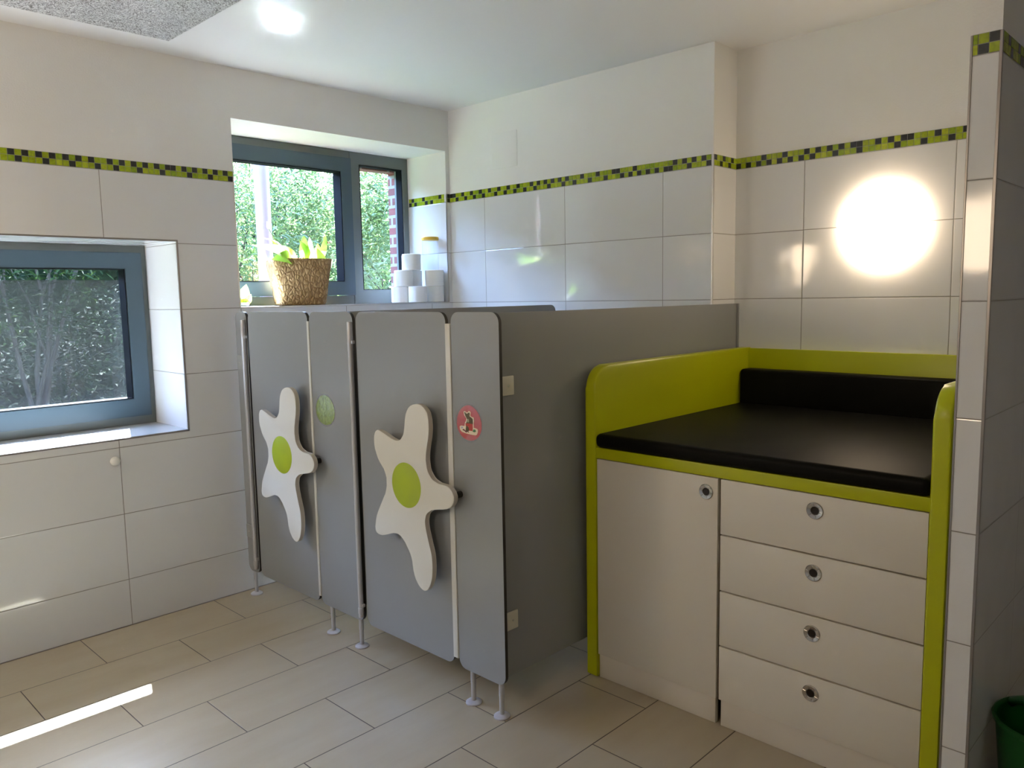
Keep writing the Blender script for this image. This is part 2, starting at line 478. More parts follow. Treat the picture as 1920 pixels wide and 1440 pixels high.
def wall_with_openings(bm, x0, x1, ya, yb, z0, z1, ops, mi=0):
    xs = sorted({x0, x1, *[o[0] for o in ops], *[o[1] for o in ops]})
    for a, b in zip(xs, xs[1:]):
        cuts = [(o[2], o[3]) for o in ops if o[0] <= a and o[1] >= b]
        if not cuts:
            box(bm, a, b, ya, yb, z0, z1, mi=mi)
        else:
            box(bm, a, b, ya, yb, z0, cuts[0][0], mi=mi); box(bm, a, b, ya, yb, cuts[0][1], z1, mi=mi)

bm = NB()
wall_with_openings(bm, XL - .2, 1.5, 0, YO, -.1, CZ + .1, [O1, O2])
wall_with_openings(bm, XL - .2, 1.5, YO, .52, -.3, CZ + .4, [(-3.2, -1.74, .90, 1.655), (-1.34, -.07, 1.46, 2.255)], mi=1)
bmesh.ops.remove_doubles(bm, verts=bm.verts, dist=1e-5)
build('wall_back', bm, [M['W'], M['brick']], kind='structure', smooth=0)
bm = NB(); box(bm, XR, 1.0, YRET, 0, -.1, CZ + .1)
build('wall_right', bm, M['R'], kind='structure', smooth=0)
bm = NB(); box(bm, XR + .0006, XS - .0001, YRET - .0008, YRET + .01, -.1, CZ + .1)
build('wall_return', bm, M['RET'], kind='structure', smooth=0)
bm = NB(); box(bm, XS, 1.0, YP0 - .03, YRET + .02, -.1, CZ + .1)
build('wall_recess', bm, M['S'], kind='structure', smooth=0)
bm = NB()
box(bm, XP, 1.2, YP1, YP0, -.1, CZ + .1)
for f in bm.faces:
    f.material_index = 0 if abs(f.calc_center_median().x - XP) < 1e-4 else 1
build('wall_pillar', bm, [M['PX'], M['PY']], kind='structure', smooth=0)
bm = NB(); box(bm, .9, 1.3, YB, YP1, -.1, CZ + .1)
build('wall_nook', bm, M['L'], kind='structure', smooth=0)
bm = NB(); box(bm, XL - .2, XL, -5.0, .02, -.1, CZ + .1)
build('wall_left', bm, M['L'], kind='structure', smooth=0)
bm = NB(); box(bm, XL - .2, 1.5, YB - .2, YB, -.1, CZ + .1)
build('wall_front', bm, M['B'], kind='structure', smooth=0)

# mosaic strips ------------------------------------------------------
def mosaic(name, n, place, top, bot, pitch, first=0.):
    """place(u0,u1,z0,z1,depth) -> box extents"""
    bm = NB()
    tz = BH / 2
    rnd = random.Random(n * 31 + len(top))
    box(bm, *place(0, first + n * pitch, ZB - .0005, ZB + BH + .0005, .0006), mi=0)
    cells = ([(0, first)] if first else []) + [(first + i * pitch, first + (i + 1) * pitch) for i in range(n)]
    for i, (a, b_) in enumerate(cells):
        for r_ in (0, 1):
            dark = (i in top) if r_ else (i in bot)
            mi = 4 if dark else rnd.choice((1, 1, 2, 3, 1))
            g = .0009
            box(bm, *place(a + g, b_ - g, ZB + r_ * tz + g, ZB + (r_ + 1) * tz - g, .0018 + rnd.random() * .0003), mi=mi)
    build(name, bm, [M['grout'], M['m1'], M['m2'], M['m3'], M['md']], kind='structure', smooth=0)

mosaic('trim_2', 84, lambda a, b, z0, z1, d: (-1.398 - b, -1.398 - a, -d, 0, z0, z1),
       {1, 3, 5, 7, 9, 11, 12, 14, 16, 18, 20, 22, 25, 27, 29, 31, 33, 35, 37, 40, 42, 44, 47, 49, 51, 54, 56, 58, 61, 63, 65, 68, 70, 73, 75, 77, 80, 82}, {0, 4, 8, 13, 17, 21, 24, 28, 32, 36, 41, 45, 50, 55, 59, 64, 69, 74, 79}, .0249)
mosaic('trim_3', 70, lambda a, b, z0, z1, d: (-d, 0, -.002 - b, -.002 - a, z0, z1),
       {0, 1, 4, 7, 10, 13, 16, 19, 22, 26, 28, 30, 32, 34, 36, 40, 44, 48, 49, 53, 62, 64, 66, 68},
       {2, 5, 8, 11, 15, 18, 21, 24, 27, 31, 35, 38, 42, 46, 50, 52, 54, 56, 58, 60, 61, 65, 69}, .02545)
mosaic('trim_4', 8, lambda a, b, z0, z1, d: (.004 + a, min(.004 + b, XS), YRET - .0008 - d, YRET - .0008, z0, z1), {0, 3, 6}, {2, 5}, .0253)
mosaic('trim_5', 51, lambda a, b, z0, z1, d: (XS - d, XS, YRET - .002 - b, YRET - .002 - a, z0, z1),
       {5, 9, 13, 15, 17, 19, 21, 22, 25, 27, 29, 30, 34, 38, 42, 46}, {0, 2, 4, 6, 8, 10, 12, 14, 18, 22, 28, 32, 36, 41, 47}, .0252)
mosaic('trim_6', 2, lambda a, b, z0, z1, d: (XP - d, XP, YP0 - .004 - b, YP0 - .004 - a, z0, z1), {2}, {1}, .0242, first=.0115)
mosaic('trim_7', 40, lambda a, b, z0, z1, d: (XP + .004 + a, XP + .004 + b, YP1 - d, YP1, z0, z1),
       {2, 6, 9, 13, 16, 20, 25}, {3, 7, 8, 12, 17, 22}, .0252)
mosaic('trim_8', 13, lambda a, b, z0, z1, d: (O2[1] - d, O2[1], .358 - b, .358 - a, z0, z1), {1, 5, 11}, {0, 2, 6, 8}, .0262)
mosaic('trim_9', 1, lambda a, b, z0, z1, d: (-.024 + a, min(-.024 + b, 0), -d, 0, z0, z1), {0}, {0, 1}, .0225)

# metal edge profiles -------------------------------------------------
def bars(name, lst, mat='trim'):
    bm = NB()
    for b_ in lst: box(bm, *b_, bev=.0008, seg=1)
    build(name, bm, M[mat], kind='structure')
w, pr = .0075, .0018
x0, x1, z0, z1 = O1
bars('trim_10', [(x0, x1 + w, -pr, .006, z1, z1 + w), (x0, x1 + w, -pr, .006, z0 - w, z0), (x1, x1 + w, -pr, .006, z0 - w, z1 + w)])
x0, x1, z0, z1 = O2
bars('trim_11', [(x0 - .006, x0, -pr, .006, z0 - w, ZB + BH), (x0 - .006, x1 + .006, -pr, .006, z0 - w, z0), (x1, x1 + .006, -pr, .006, z0 - w, ZB + BH)], 'steel')
bars('trim_12', [(-.0022, .004, YRET - .0028, YRET + .0065, 0, ZB + BH)], 'steel')
bars('trim_13', [(XP - .002, XP + .004, YP0 - .004, YP0 + .0015, 0, ZB + BH), (XP - .002, XP + .006, YP1 - .0025, YP1 + .005, 0, ZB + BH)])
# grout line between floor and wall
bars('baseboard_back', [(XL, -.0, -.003, .0, 0, .004)])

# ------------------------------------------------------------------ windows
def ring(bm, x0, x1, z0, z1, w4, ya, yb, mi=0, bev=.003):
    """rectangular frame, w4 = widths left, right, bottom, top"""
    l, r, b_, t = w4
    O = [(x0, z0), (x1, z0), (x1, z1), (x0, z1)]
    I = [(x0 + l, z0 + b_), (x1 - r, z0 + b_), (x1 - r, z1 - t), (x0 + l, z1 - t)]
    V = {}
    for nm, pts in (('o', O), ('i', I)):
        for y in (ya, yb):
            V[nm, y] = [bm.verts.new((x, y, z)) for x, z in pts]
    fr = []
    for k in range(4):
        j = (k + 1) % 4
        fr.append(bm.faces.new((V['o', ya][k], V['o', ya][j], V['i', ya][j], V['i', ya][k])))
        bm.faces.new((V['o', yb][k], V['i', yb][k], V['i', yb][j], V['o', yb][j]))
        bm.faces.new((V['o', ya][k], V['o', yb][k], V['o', yb][j], V['o', ya][j]))
        bm.faces.new((V['i', ya][k], V['i', ya][j], V['i', yb][j], V['i', yb][k]))
    if bev:
        es = [e for f in fr for e in f.edges if len({v in V['i', ya] for v in e.verts}) == 1]
        bmesh.ops.bevel(bm, geom=list(set(es)), offset=bev, segments=2, affect='EDGES')

def pane(name, par, x0, x1, z0, z1, y, m='glass'):
    bm = NB()
    bm.faces.new([bm.verts.new(q) for q in ((x0, y, z0), (x1, y, z0), (x1, y, z1), (x0, y, z1))])
    return build(name, bm, M[m], par, smooth=0)

# low window
w1 = empty('window_1', (O1[1], .36, O1[2]), kind='structure')
bm = NB(); ring(bm, O1[0], O1[1], O1[2], O1[3], (.06, .05, .06, .05), .365, .44); build('frame', bm, M['frame'], w1)
bm = NB(); ring(bm, O1[0] + .03, -1.720, .905, 1.705, (.085, .083, .09, .08), .345, .425); build('sash', bm, M['sash'], w1)
bm = NB(); ring(bm, O1[0] + .115, -1.8035, .995, 1.625, (.003,) * 4, .3445, .42, bev=0); build('glazing_bead', bm, M['bead'], w1)
pane('glass', w1, O1[0] + .116, -1.805, .996, 1.624, .392)
bm = NB(); box(bm, O1[0] + .05, -1.745, .478, .479, .92, 1.575); build('haze_sheet', bm, M['screen'], w1, smooth=0)  # see-through grey sheet added to make the haze over the lower glass
# high window
w2 = empty('window_2', (O2[0], .36, O2[2]), kind='structure')
bm = NB()
ring(bm, -.470, O2[1], O2[2], O2[3], (.071, .049, .083, .072), .365, .44)
ring(bm, O2[0], -.470, O2[2], O2[3], (.04, .01, .05, .044), .365, .44)
build('frame', bm, M['frame'], w2)
bm = NB(); ring(bm, O2[0] + .035, -.4695, 1.484, 2.291, (.085, .079, .081, .084), .345, .425); build('sash', bm, M['sash'], w2)
bm = NB(); ring(bm, O2[0] + .12, -.5485, 1.565, 2.207, (.003,) * 4, .3445, .42, bev=0)
ring(bm, -.399, -.079, 1.515, 2.263, (.003,) * 4, .3645, .42, bev=0); build('glazing_bead', bm, M['bead'], w2)
pane('glass', w2, O2[0] + .121, -.5495, 1.566, 2.206, .392)
pane('glass', w2, -.398, -.080, 1.516, 2.262, .398)

def sill(name, x0, x1, z):
    bm = NB(); box(bm, x0 + .0005, x1 - .0005, .001, .3645, z - .004, z + .0012, bev=.0005, seg=1)
    build(name, bm, M['sill'], kind='structure')
sill('trim_14', O1[0], O1[1], O1[2])
sill('trim_15', O2[0], O2[1], O2[2])
# ------------------------------------------------------------------ small wall fittings
bm = NB(); box(bm, -.0035, 0, -.572, -.375, 2.183, 2.378, bev=.001)
build('access_panel', bm, M['hatch'], loc=(0, -.47, 2.28), label='flush square access panel painted like the plaster above the mosaic strip', cat='access panel')
bm = NB(); lathe(bm, [(0, -.022), (.010, -.021), (.017, -.016), (.0205, -.008), (.0205, 0)], (-2.028, 0, .765), 'y', 24)
build('door_stop', bm, M['knob'], loc=(-2.028, 0, .765), label='small round white stop on the tiles below the low window', cat='door stop')

# ------------------------------------------------------------------ toilet cubicles
XF, TH = -1.455, .013
ZT, ZL = 1.411, .130
def hpl_x(name, par, y0, y1, z0=ZL, z1=ZT, r=.036, x=XF):
    bm = NB(); prism(bm, rrect(y1, y0, z0, z1, r), 'x', x, x + TH, 0, 1)
    return build(name, bm, [M['hpl'], M['core']], par, smooth=25)
def hpl_y(name, par, x0, x1, y, z0=ZL, z1=ZT, r=(.036,) * 4):
    bm = NB(); prism(bm, rrect(x0, x1, z0, z1, r), 'y', y, y + TH, 0, 1)
    return build(name, bm, [M['hpl'], M['core']], par, smooth=25)
def foot(par, y, x=-1.4325, top=ZL + .02):
    bm = NB()
    lathe(bm, [(0, 0.0), (.029, 0.0), (.029, .005), (.024, .009), (.012, .011), (0, .011)], (x, y, 0), 'z', 28, mi=1)
    lathe(bm, [(.0088, .010), (.0088, .075), (.0098, .076), (.0098, top)], (x, y, 0), 'z', 20, mi=0)
    return build('foot', bm, [M['alu'], M['flange']], par)
def post(par, y):
    bm = NB()
    x = XF - .0115
    lathe(bm, [(0, .155), (.0105, .155), (.0105, 1.255), (.0112, 1.256), (.0112, 1.283), (.0119, 1.284), (.0119, 1.314), (.0112, 1.315), (.0112, 1.372), (0, 1.374)], (x, y, 0), 'z', 20)
    lathe(bm, [(.0105, .17), (.0118, .171), (.0118, .196), (.0105, .197)], (x, y, 0), 'z', 20)
    box(bm, x - .003, x + .010, y - .018, y - .008, 1.285, 1.298, bev=.002)
    box(bm, x - .003, x + .010, y - .018, y - .008, .20, .213, bev=.002)
    return build('hinge_post', bm, M['alu'], par)
def clip(name, par, b_, screw, m='clip'):
    bm = NB(); box(bm, *b_, bev=.003)
    lathe(bm, *screw, mi=1)
    return build(name, bm, [M[m], M['steel']], par)

STAR = [(-0.068,0.305),(-0.036,0.296),(-0.017,0.277),(-0.007,0.251),(-0.002,0.224),(0.003,0.199),(0.013,0.176),(0.031,0.161),(0.052,0.159),(0.082,0.165),(0.118,0.177),(0.145,0.185),(0.163,0.188),(0.179,0.18),(0.186,0.162),(0.187,0.13),(0.178,0.097),(0.157,0.066),(0.133,0.043),(0.12,0.023),(0.118,-0.003),(0.121,-0.038),(0.14,-0.069),(0.165,-0.108),(0.188,-0.147),(0.198,-0.181),(0.201,-0.205),(0.192,-0.217),(0.17,-0.221),(0.141,-0.215),(0.103,-0.202),(0.071,-0.193),(0.049,-0.195),(0.027,-0.208),(0.007,-0.232),(-0.011,-0.256),(-0.021,-0.282),(-0.026,-0.315),(-0.038,-0.346),(-0.055,-0.367),(-0.076,-0.378),(-0.093,-0.377),(-0.11,-0.364),(-0.124,-0.339),(-0.132,-0.312),(-0.135,-0.278),(-0.133,-0.24),(-0.123,-0.204),(-0.113,-0.173),(-0.104,-0.143),(-0.101,-0.116),(-0.106,-0.093),(-0.123,-0.076),(-0.152,-0.065),(-0.185,-0.058),(-0.22,-0.051),(-0.244,-0.039),(-0.258,-0.021),(-0.261,-0.002),(-0.254,0.012),(-0.239,0.026),(-0.22,0.032),(-0.193,0.033),(-0.165,0.036),(-0.141,0.047),(-0.126,0.067),(-0.117,0.092),(-0.117,0.124),(-0.122,0.151),(-0.132,0.189),(-0.137,0.222),(-0.136,0.253),(-0.13,0.279),(-0.112,0.296),(-0.092,0.305)]
def smooth_loop(pts, it=1):
    for _ in range(it):
        out = []
        n = len(pts)
        for i in range(n):
            p0, p1, p2, p3 = (pts[(i + k - 1) % n] for k in range(4))
            out.append(p1)
            out.append(tuple((-a + 9 * b_ + 9 * c - d) / 16 for a, b_, c, d in zip(p0, p1, p2, p3)))
        pts = out
    return pts
def star(par, yc, zc):
    xs = -1.515
    bm = NB()
    prism(bm, [(yc + u, zc + v) for u, v in smooth_loop(STAR)], 'x', xs, xs + .020, 0, 1, bev=.002)
    s = build('star_board', bm, [M['starw'], M['stare']], par, smooth=40, label='white free form star board')
    bm = NB()
    lathe(bm, [(0, -.0012), (.0825, -.0012), (.084, -.0002), (.084, 0.0002)], (xs, yc, zc), 'x', 48)
    build('disc', bm, M['lime'], par, label='lime green disc in the middle of the star')
    for dy, dz in ((-.05, .15), (.02, -.12), (.05, .05)):
        bm = NB()
        lathe(bm, [(.012, 0), (.012, abs(xs + .020 - XF))], (xs + .020, yc + dy, zc + dz), 'x', 16)
        build('spacer', bm, M['black'], par)
def latch(par, y, z=.774):
    bm = NB()
    lathe(bm, [(0, -.022), (.011, -.022), (.012, -.020), (.012, 0), (0, 0)], (XF, y, z), 'x', 18)
    build('latch_knob', bm, M['black'], par)
def guard(name, par, y0, y1, z0=.160):
    bm = NB(); box(bm, XF - .004, XF + .010, y1, y0, z0, 1.371, bev=.0015)
    build(name, bm, M['strip'], par)
def guard_bg(par, y0, y1):
    pass

cA = empty('toilet_cubicle', (XF, -.5, 0), 'far grey cubicle with star door, between window wall and second cubicle', 'toilet cubicle', 'grey children toilet cubicles')
hpl_x('filler_panel', cA, -.058, -.168)
post(cA, -.153)
dA = hpl_x('door', cA, -.182, -.702)
star(dA, -.540, .781)
latch(cA, -.753)
guard('finger_guard', cA, -.701, -.716)
hpl_x('front_panel', cA, -.716, -1.034)
hpl_y('side_panel', cA, XF + TH, .0 - .055, -.8865, r=(.0, .036, .036, .0))
for y in (-.078, -.765): foot(cA, y)
for z in (1.135, .30):
    clip('wall_clip', cA, (XF - .007, XF, -.122, -.064, z, z + .066), ([(0, -.003), (.004, -.002), (.004, 0)], (XF - .007, -.093, z + .033), 'x', 12), 'gclip')

cB = empty('toilet_cubicle', (XF, -1.4, 0), 'near grey cubicle with star door and long side panel beside the changing unit', 'toilet cubicle', 'grey children toilet cubicles')
post(cB, -1.031)
foot(cB, -.978)
dB = hpl_x('door', cB, -1.057, -1.594)
star(dB, -1.421, .781)
latch(cB, -1.651)
guard('finger_guard', cB, -1.594, -1.619)
hpl_x('front_panel', cB, -1.621, -1.856)
hpl_y('side_panel', cB, XF + TH + .0005, XS - .001, -1.8090, z1=1.4065, r=(.036, .0, .0, .036))
foot(cB, -1.668); foot(cB, -1.812)
for z in (1.127, .300):
    clip('corner_clip', cB, (XF + TH + .0122, -1.346, -1.8165, -1.8092, z, z + .066), ([(0, -.003), (.004, -.002), (.004, 0)], (-1.372, -1.8165, z + .033), 'y', 12))
bm = NB(); box(bm, XF + TH, XF + TH + .012, -1.830, -1.8092, .16, 1.375, bev=.001)  # dark strip put where shadow falls behind the end panel
build('corner_shade_strip', bm, M['core'], cB)
bm = NB(); box(bm, XS - .007, XS - .001, -1.8215, -1.8092, ZL, 1.4065, bev=.001)
build('wall_profile', bm, M['hpl'], cB)

# signs stuck to the front panels
def egg(rz, ry, n=40, wob=0.):
    out = []
    for i in range(n):
        a = 2 * PI * i / n
        k = 1 + wob * math.sin(3 * a + .6) + wob * .5 * math.sin(7 * a)
        out.append((ry * k * math.cos(a) * (1 - .07 * math.sin(a)), rz * k * math.sin(a)))
    return out
def sign(y, z, mat, lab, ry, rz):
    e = empty('door_sign', (XF, y, z), lab, 'sign', 'oval signs on the cubicle panels')
    bm = NB(); prism(bm, [(y + u, z + v) for u, v in egg(rz, ry)], 'x', XF - .0012, XF - .0001)
    build('card', bm, mat, e)
    bm = NB(); prism(bm, [(y + u, z + v) for u, v in egg(rz * 1.09, ry * 1.09, wob=.02)], 'x', XF - .0016, XF - .0013)
    build('laminate', bm, M['film'], e)
    return e
sign(-.812, .999, M['limep'], 'glossy lime green oval sign on the panel between the doors', .070, .064)
sr = sign(-1.704, 1.032, M['redp'], 'red oval sign with a frog picture on the end panel', .062, .061)
yc, zc = -1.704, 1.032
def cutp(name, pts, mat, x):
    bm = NB(); prism(bm, [(yc - (px - 693) * .0645 / 342, zc - (py - 775) * .063 / 482) for px, py in pts], 'x', XF - x - .0002, XF - x)
    build(name, bm, mat, sr, smooth=0)
outline = [(555, 490), (590, 468), (625, 485), (655, 505), (690, 460), (725, 455), (750, 490), (738, 575), (775, 605), (825, 610), (830, 700), (822, 800), (820, 880),
           (880, 890), (925, 915), (925, 985), (895, 1060), (860, 1078), (740, 1075), (600, 1060), (500, 1035), (450, 980), (440, 900), (480, 872), (575, 872),
           (590, 780), (620, 720), (635, 665), (600, 620), (570, 570)]
cutp('cutout', outline, M['cut'], .0018)
cutp('frog', [(575, 505), (600, 495), (625, 530), (660, 530), (690, 500), (718, 492), (725, 540), (715, 590), (760, 620), (800, 650), (805, 790), (620, 795), (640, 730), (655, 680), (610, 610)], M['frogc'], .0021)
cutp('belly', [(655, 690), (690, 660), (705, 720), (690, 760), (650, 755)], M['frogl'], .0024)
cutp('pot', [(605, 790), (800, 785), (800, 880), (790, 975), (690, 975), (680, 870), (612, 870)], M['potr'], .0024)
cutp('legs', [(620, 870), (660, 860), (690, 900), (700, 985), (640, 1000), (605, 985)], M['frogc'], .0027)
cutp('toes', [(515, 975), (560, 945), (600, 985), (650, 990), (690, 1000), (700, 1030), (650, 1015), (620, 1040), (580, 1005)], M['toes'], .0029)
cutp('grass', [(820, 920), (870, 930), (880, 975), (840, 1000), (790, 985)], M['grass_'], .0024)
cutp('flower', [(490, 900), (530, 895), (540, 930), (500, 950), (480, 925)], M['lilac'], .0024)

# ------------------------------------------------------------------ changing unit
ct = empty('changing_table', (-.4, -2.46, 0), 'lime green and white changing unit with one door and four drawers', 'changing table')
GX = -.990
def side_panel(y0, y1):
    bm = NB()
    prism(bm, rrect(GX, XS - .003, .006, 1.2, (.004, .004, .004, .085), 8), 'y', y0, y1, bev=.007)
    build('side_panel', bm, M['green'], ct, smooth=50)
side_panel(-1.885, -1.8400)
side_panel(-3.0745, -3.030)
bm = NB(); box(bm, .180, XS - .003, -3.0298, -1.8852, .86, 1.197, bev=.002); build('back_panel', bm, M['green'], ct)
bm = NB(); box(bm, GX + .003, .1798, -3.0298, -1.8852, .858, .898, bev=.0015); build('top_board', bm, M['green'], ct)
bm = NB(); box(bm, GX + .022, .178, -3.029, -1.886, .10, .8575); build('carcass', bm, M['carc'], ct, smooth=0)
def recess_handle(par, y, z, x):
    bm = NB()
    # flat ring with radial facets round a dark cup
    N = 24
    prof = [(.0262, -.0002), (.0262, -.0022), (.0240, -.0040), (.0145, -.0026), (.0130, -.0014), (.0128, -.0004)]
    lathe(bm, prof, (x, y, z), 'x', N)
    for k in range(6):
        a = 2 * PI * k / 6 + .3
        d = Vector((0, math.cos(a), math.sin(a)))
        tube(bm, [Vector((x - .0034, y, z)) + d * .015, Vector((x - .0034, y, z)) + d * .0245], .0009, 6)
    h = build('handle_ring', bm, M['ring'], par, smooth=30)
    bm = NB(); lathe(bm, [(.0127, -.0015), (.0112, -.0012), (.0105, -.0006), (0, -.0004)], (x, y, z), 'x', N)
    build('handle_cup', bm, M['cup'], par)
def front(name, y0, y1, z0, z1, hy, hz):
    bm = NB(); box(bm, GX + .003, GX + .021, y1, y0, z0, z1, bev=.001)
    d = build(name, bm, M['white'], ct)
    recess_handle(d, hy, hz, GX + .003)
front('door', -1.890, -2.3895, .098, .855, -2.347, .805)
for (z0, z1), hz in zip(((.6710, .8545), (.4800, .6660), (.2895, .4750), (.098, .2845)), (.806, .613, .422, .230)):
    front('drawer', -2.4005, -3.0275, z0, z1, -2.714, hz)
bm = NB(); box(bm, -.974, -.955, -2.3815, -1.8865, 0.001, .0995, bev=.001); build('plinth', bm, M['plinth'], ct)
bm = NB(); box(bm, -.974, -.955, -3.0285, -2.4025, 0.001, .0995, bev=.001); build('plinth', bm, M['plinth'], ct)

def soft_box(bm, x0, x1, y0, y1, z0, z1, r, sag=0., seg=4):
    box(bm, x0, x1, y0, y1, z0, z1, bev=r, seg=seg)
bm = NB(); soft_box(bm, -.998, .088, -3.0285, -1.8865, .8988, .9515, .019)
build('changing_mat', bm, M['leather'], loc=(-.45, -2.46, .899), label='thick flat black vinyl mat on top of the changing unit', cat='changing mat')
bm = NB(); soft_box(bm, .0895, .178, -3.0285, -1.8865, .8988, 1.106, .016)
build('bolster', bm, M['leather'], loc=(.135, -2.46, .899), label='upright black vinyl bolster along the rear green board of the changing unit', cat='cushion')

# ------------------------------------------------------------------ wall lamps
def wall_lamp(x, y, z, sgn, lab, s=1., r=.185):
    e = empty('wall_lamp', (x, y, z), lab, 'lamp', 'round wall lamps')
    bm = NB(); lathe(bm, [(0, 0), (r * .96, 0), (r * .96, sgn * .018), (r * .9, sgn * .02)], (x, y, z), 'x', 48)
    build('base', bm, M['lampbase'], e)
    bm = NB()
    prof = [(r, sgn * .020)] + [(r * math.cos(a), sgn * (.020 + .075 * math.sin(a))) for a in [PI / 2 * k / 10 for k in range(1, 10)]] + [(0, sgn * .095)]
    lathe(bm, prof, (x, y, z), 'x', 48)
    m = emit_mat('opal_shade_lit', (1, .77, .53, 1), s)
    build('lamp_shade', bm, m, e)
LAMP = .95
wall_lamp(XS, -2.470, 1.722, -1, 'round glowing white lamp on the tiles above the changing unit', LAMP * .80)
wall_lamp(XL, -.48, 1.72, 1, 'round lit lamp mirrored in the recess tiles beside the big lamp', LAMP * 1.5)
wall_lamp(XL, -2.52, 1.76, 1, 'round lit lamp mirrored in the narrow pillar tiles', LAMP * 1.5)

# ------------------------------------------------------------------ sill: rolls, jar, plants
SZ = O2[2] + .0014
def paper_roll():
    e = empty('toilet_roll', (0, 0, 0), '', 'toilet roll', 'toilet rolls stacked on the window sill')
    bm = NB()
    lathe(bm, [(.022, .0), (.053, 0), (.0562, .002), (.0565, .006), (.0565, .0905), (.0562, .0945), (.053, .0965), (.022, .0965)], (0, 0, 0), 'z', 40)
    build('paper', bm, M['paper'], e)
    bm = NB()
    lathe(bm, [(.0218, .001), (.0218, .0955), (.0205, .0955), (.0205, .001)], (0, 0, 0), 'z', 28, closed=True)
    build('core', bm, M['card'], e)
    return e
def dup(root, loc, rz=0, label=None):
    r = root.copy(); col.objects.link(r); r.location = loc; r.rotation_euler = (0, 0, rz)
    if label: r['label'] = label
    for ch in list(root.children):
        c = ch.copy(); col.objects.link(c); c.parent = r
    return r
roll0 = paper_roll()
H = .0968
spots = [
    ((-.272, .165, SZ), 'white toilet roll in the bottom layer, nearest the plant basket'),
    ((-.226, .058, SZ), 'white toilet roll in the bottom layer, standing forward in the middle'),
    ((-.0905, .062, SZ), 'white toilet roll in the bottom layer, against the right reveal'),
    ((-.150, .190, SZ), 'white toilet roll in the bottom layer, tucked behind the other three'),
    ((-.264, .142, SZ + H), 'white toilet roll in the second layer, on the plant side'),
    ((-.155, .188, SZ + H), 'white toilet roll in the second layer, set back in the middle'),
    ((-.0915, .060, SZ + H), 'white toilet roll in the second layer, against the right reveal'),
    ((-.216, .122, SZ + 2 * H), 'white toilet roll on top of the stack, at the front'),
    ((-.140, .222, SZ + 2 * H), 'white toilet roll on top of the stack, half hidden at the rear'),
]
for i, (p, lab) in enumerate(spots):
    if i == 0:
        roll0.location = p; roll0['label'] = lab
    else:
        dup(roll0, p, i * .7, lab)
# glass jar stands on the second layer
jx, jy, jz = -.0905, .092, SZ + 2 * H + .0005
e = empty('glass_jar', (jx, jy, jz), 'clear glass jar with a yellow lid on the stacked toilet rolls', 'jar')
bm = NB()
lathe(bm, [(0, .001), (.046, .001), (.049, .004), (.050, .012), (.0505, .185)], (jx, jy, jz), 'z', 40)
build('jar_body', bm, M['jar'], e)
bm = NB(); lathe(bm, [(0, .180), (.050, .180), (.0535, .184), (.0535, .197), (.050, .201), (0, .202)], (jx, jy, jz), 'z', 40)
build('lid', bm, M['lid'], e)

# woven basket with a peace lily
def leaf_surface(bm, base, tip, width, bend=0., n=8, side=None, mi=0, fold=.25, mi_tip=None, twist=0.):
    base, tip = Vector(base), Vector(tip)
    ax = tip - base
    L = ax.length
    t = ax.normalized()
    s = Vector(side).normalized() if side else t.cross(Vector((0, 0, 1))).normalized()
    s = (s - s.dot(t) * t).normalized()
    nrm = s.cross(t).normalized()
    rows_ = []
    for i in range(n + 1):
        k = i / n
        wd = width * (math.sin(PI * min(1, k ** .8)) ** .8 if 0 < k < 1 else 0) * .5 + .0004
        c = base + ax * k + nrm * bend * L * math.sin(PI * k) 
        ca = s * math.cos(twist * k) + nrm * math.sin(twist * k)
        rows_.append([bm.verts.new(c - ca * wd + nrm * wd * fold), bm.verts.new(c), bm.verts.new(c + ca * wd + nrm * wd * fold)])
    for i, (A, B) in enumerate(zip(rows_, rows_[1:])):
        for a, b_ in ((0, 1), (1, 2)):
            f = bm.faces.new((A[a], A[b_], B[b_], B[a]))
            f.material_index = mi_tip if (mi_tip is not None and i >= n * .7) else mi

bc = (-.958, .172)
pb = empty('potted_peace_lily', (bc[0], bc[1], SZ), 'yellowing peace lily in a square woven basket on the high window sill', 'potted plant')
bm = NB()
hT, hB, hh = .160, .124, .246
rb, rt = math.radians(-16), 0
def ringpts(h, z, r, n=5):
    pts = rrect(-h, h, -h, h, r, n)
    return [bm.verts.new((bc[0] + u * math.cos(rb) - v * math.sin(rb), bc[1] + (u * math.sin(rb) + v * math.cos(rb)) * .84, z)) for u, v in pts]
lev = [(hB - .006, SZ + .0005), (hB, SZ + .008)] + [(hB + (hT - hB) * k / 14, SZ + .008 + (hh - .012) * k / 14) for k in range(1, 15)] + [(hT - .002, SZ + hh), (hT - .010, SZ + hh), (hT - .014, SZ + hh - .03)]
rs = [ringpts(h, z, .030) for h, z in lev]
for A, B in zip(rs, rs[1:]):
    n = len(A)
    for i in range(n): bm.faces.new((A[i], A[(i + 1) % n], B[(i + 1) % n], B[i]))
bm.faces.new(rs[0])
bmesh.ops.subdivide_edges(bm, edges=[e_ for e_ in bm.edges if e_.calc_length() > .1], cuts=14, use_grid_fill=True)
rnd = random.Random(5)
for v in bm.verts:
    if SZ + .01 < v.co.z < SZ + hh - .01:
        d = Vector((v.co.x - bc[0], v.co.y - bc[1], 0)).normalized()
        v.co += d * rnd.uniform(-.0035, .0035)
build('basket', bm, M['basket'], pb, smooth=60)
bm = NB()
pts = [bm.verts.new((bc[0] + u, bc[1] + v * .8, SZ + hh - .028)) for u, v in rrect(-hT + .035, hT - .035, -hT + .035, hT - .035, .04, 4)]
bm.faces.new(pts)
build('soil', bm, M['soil'], pb, smooth=0)
top = SZ + hh - .03
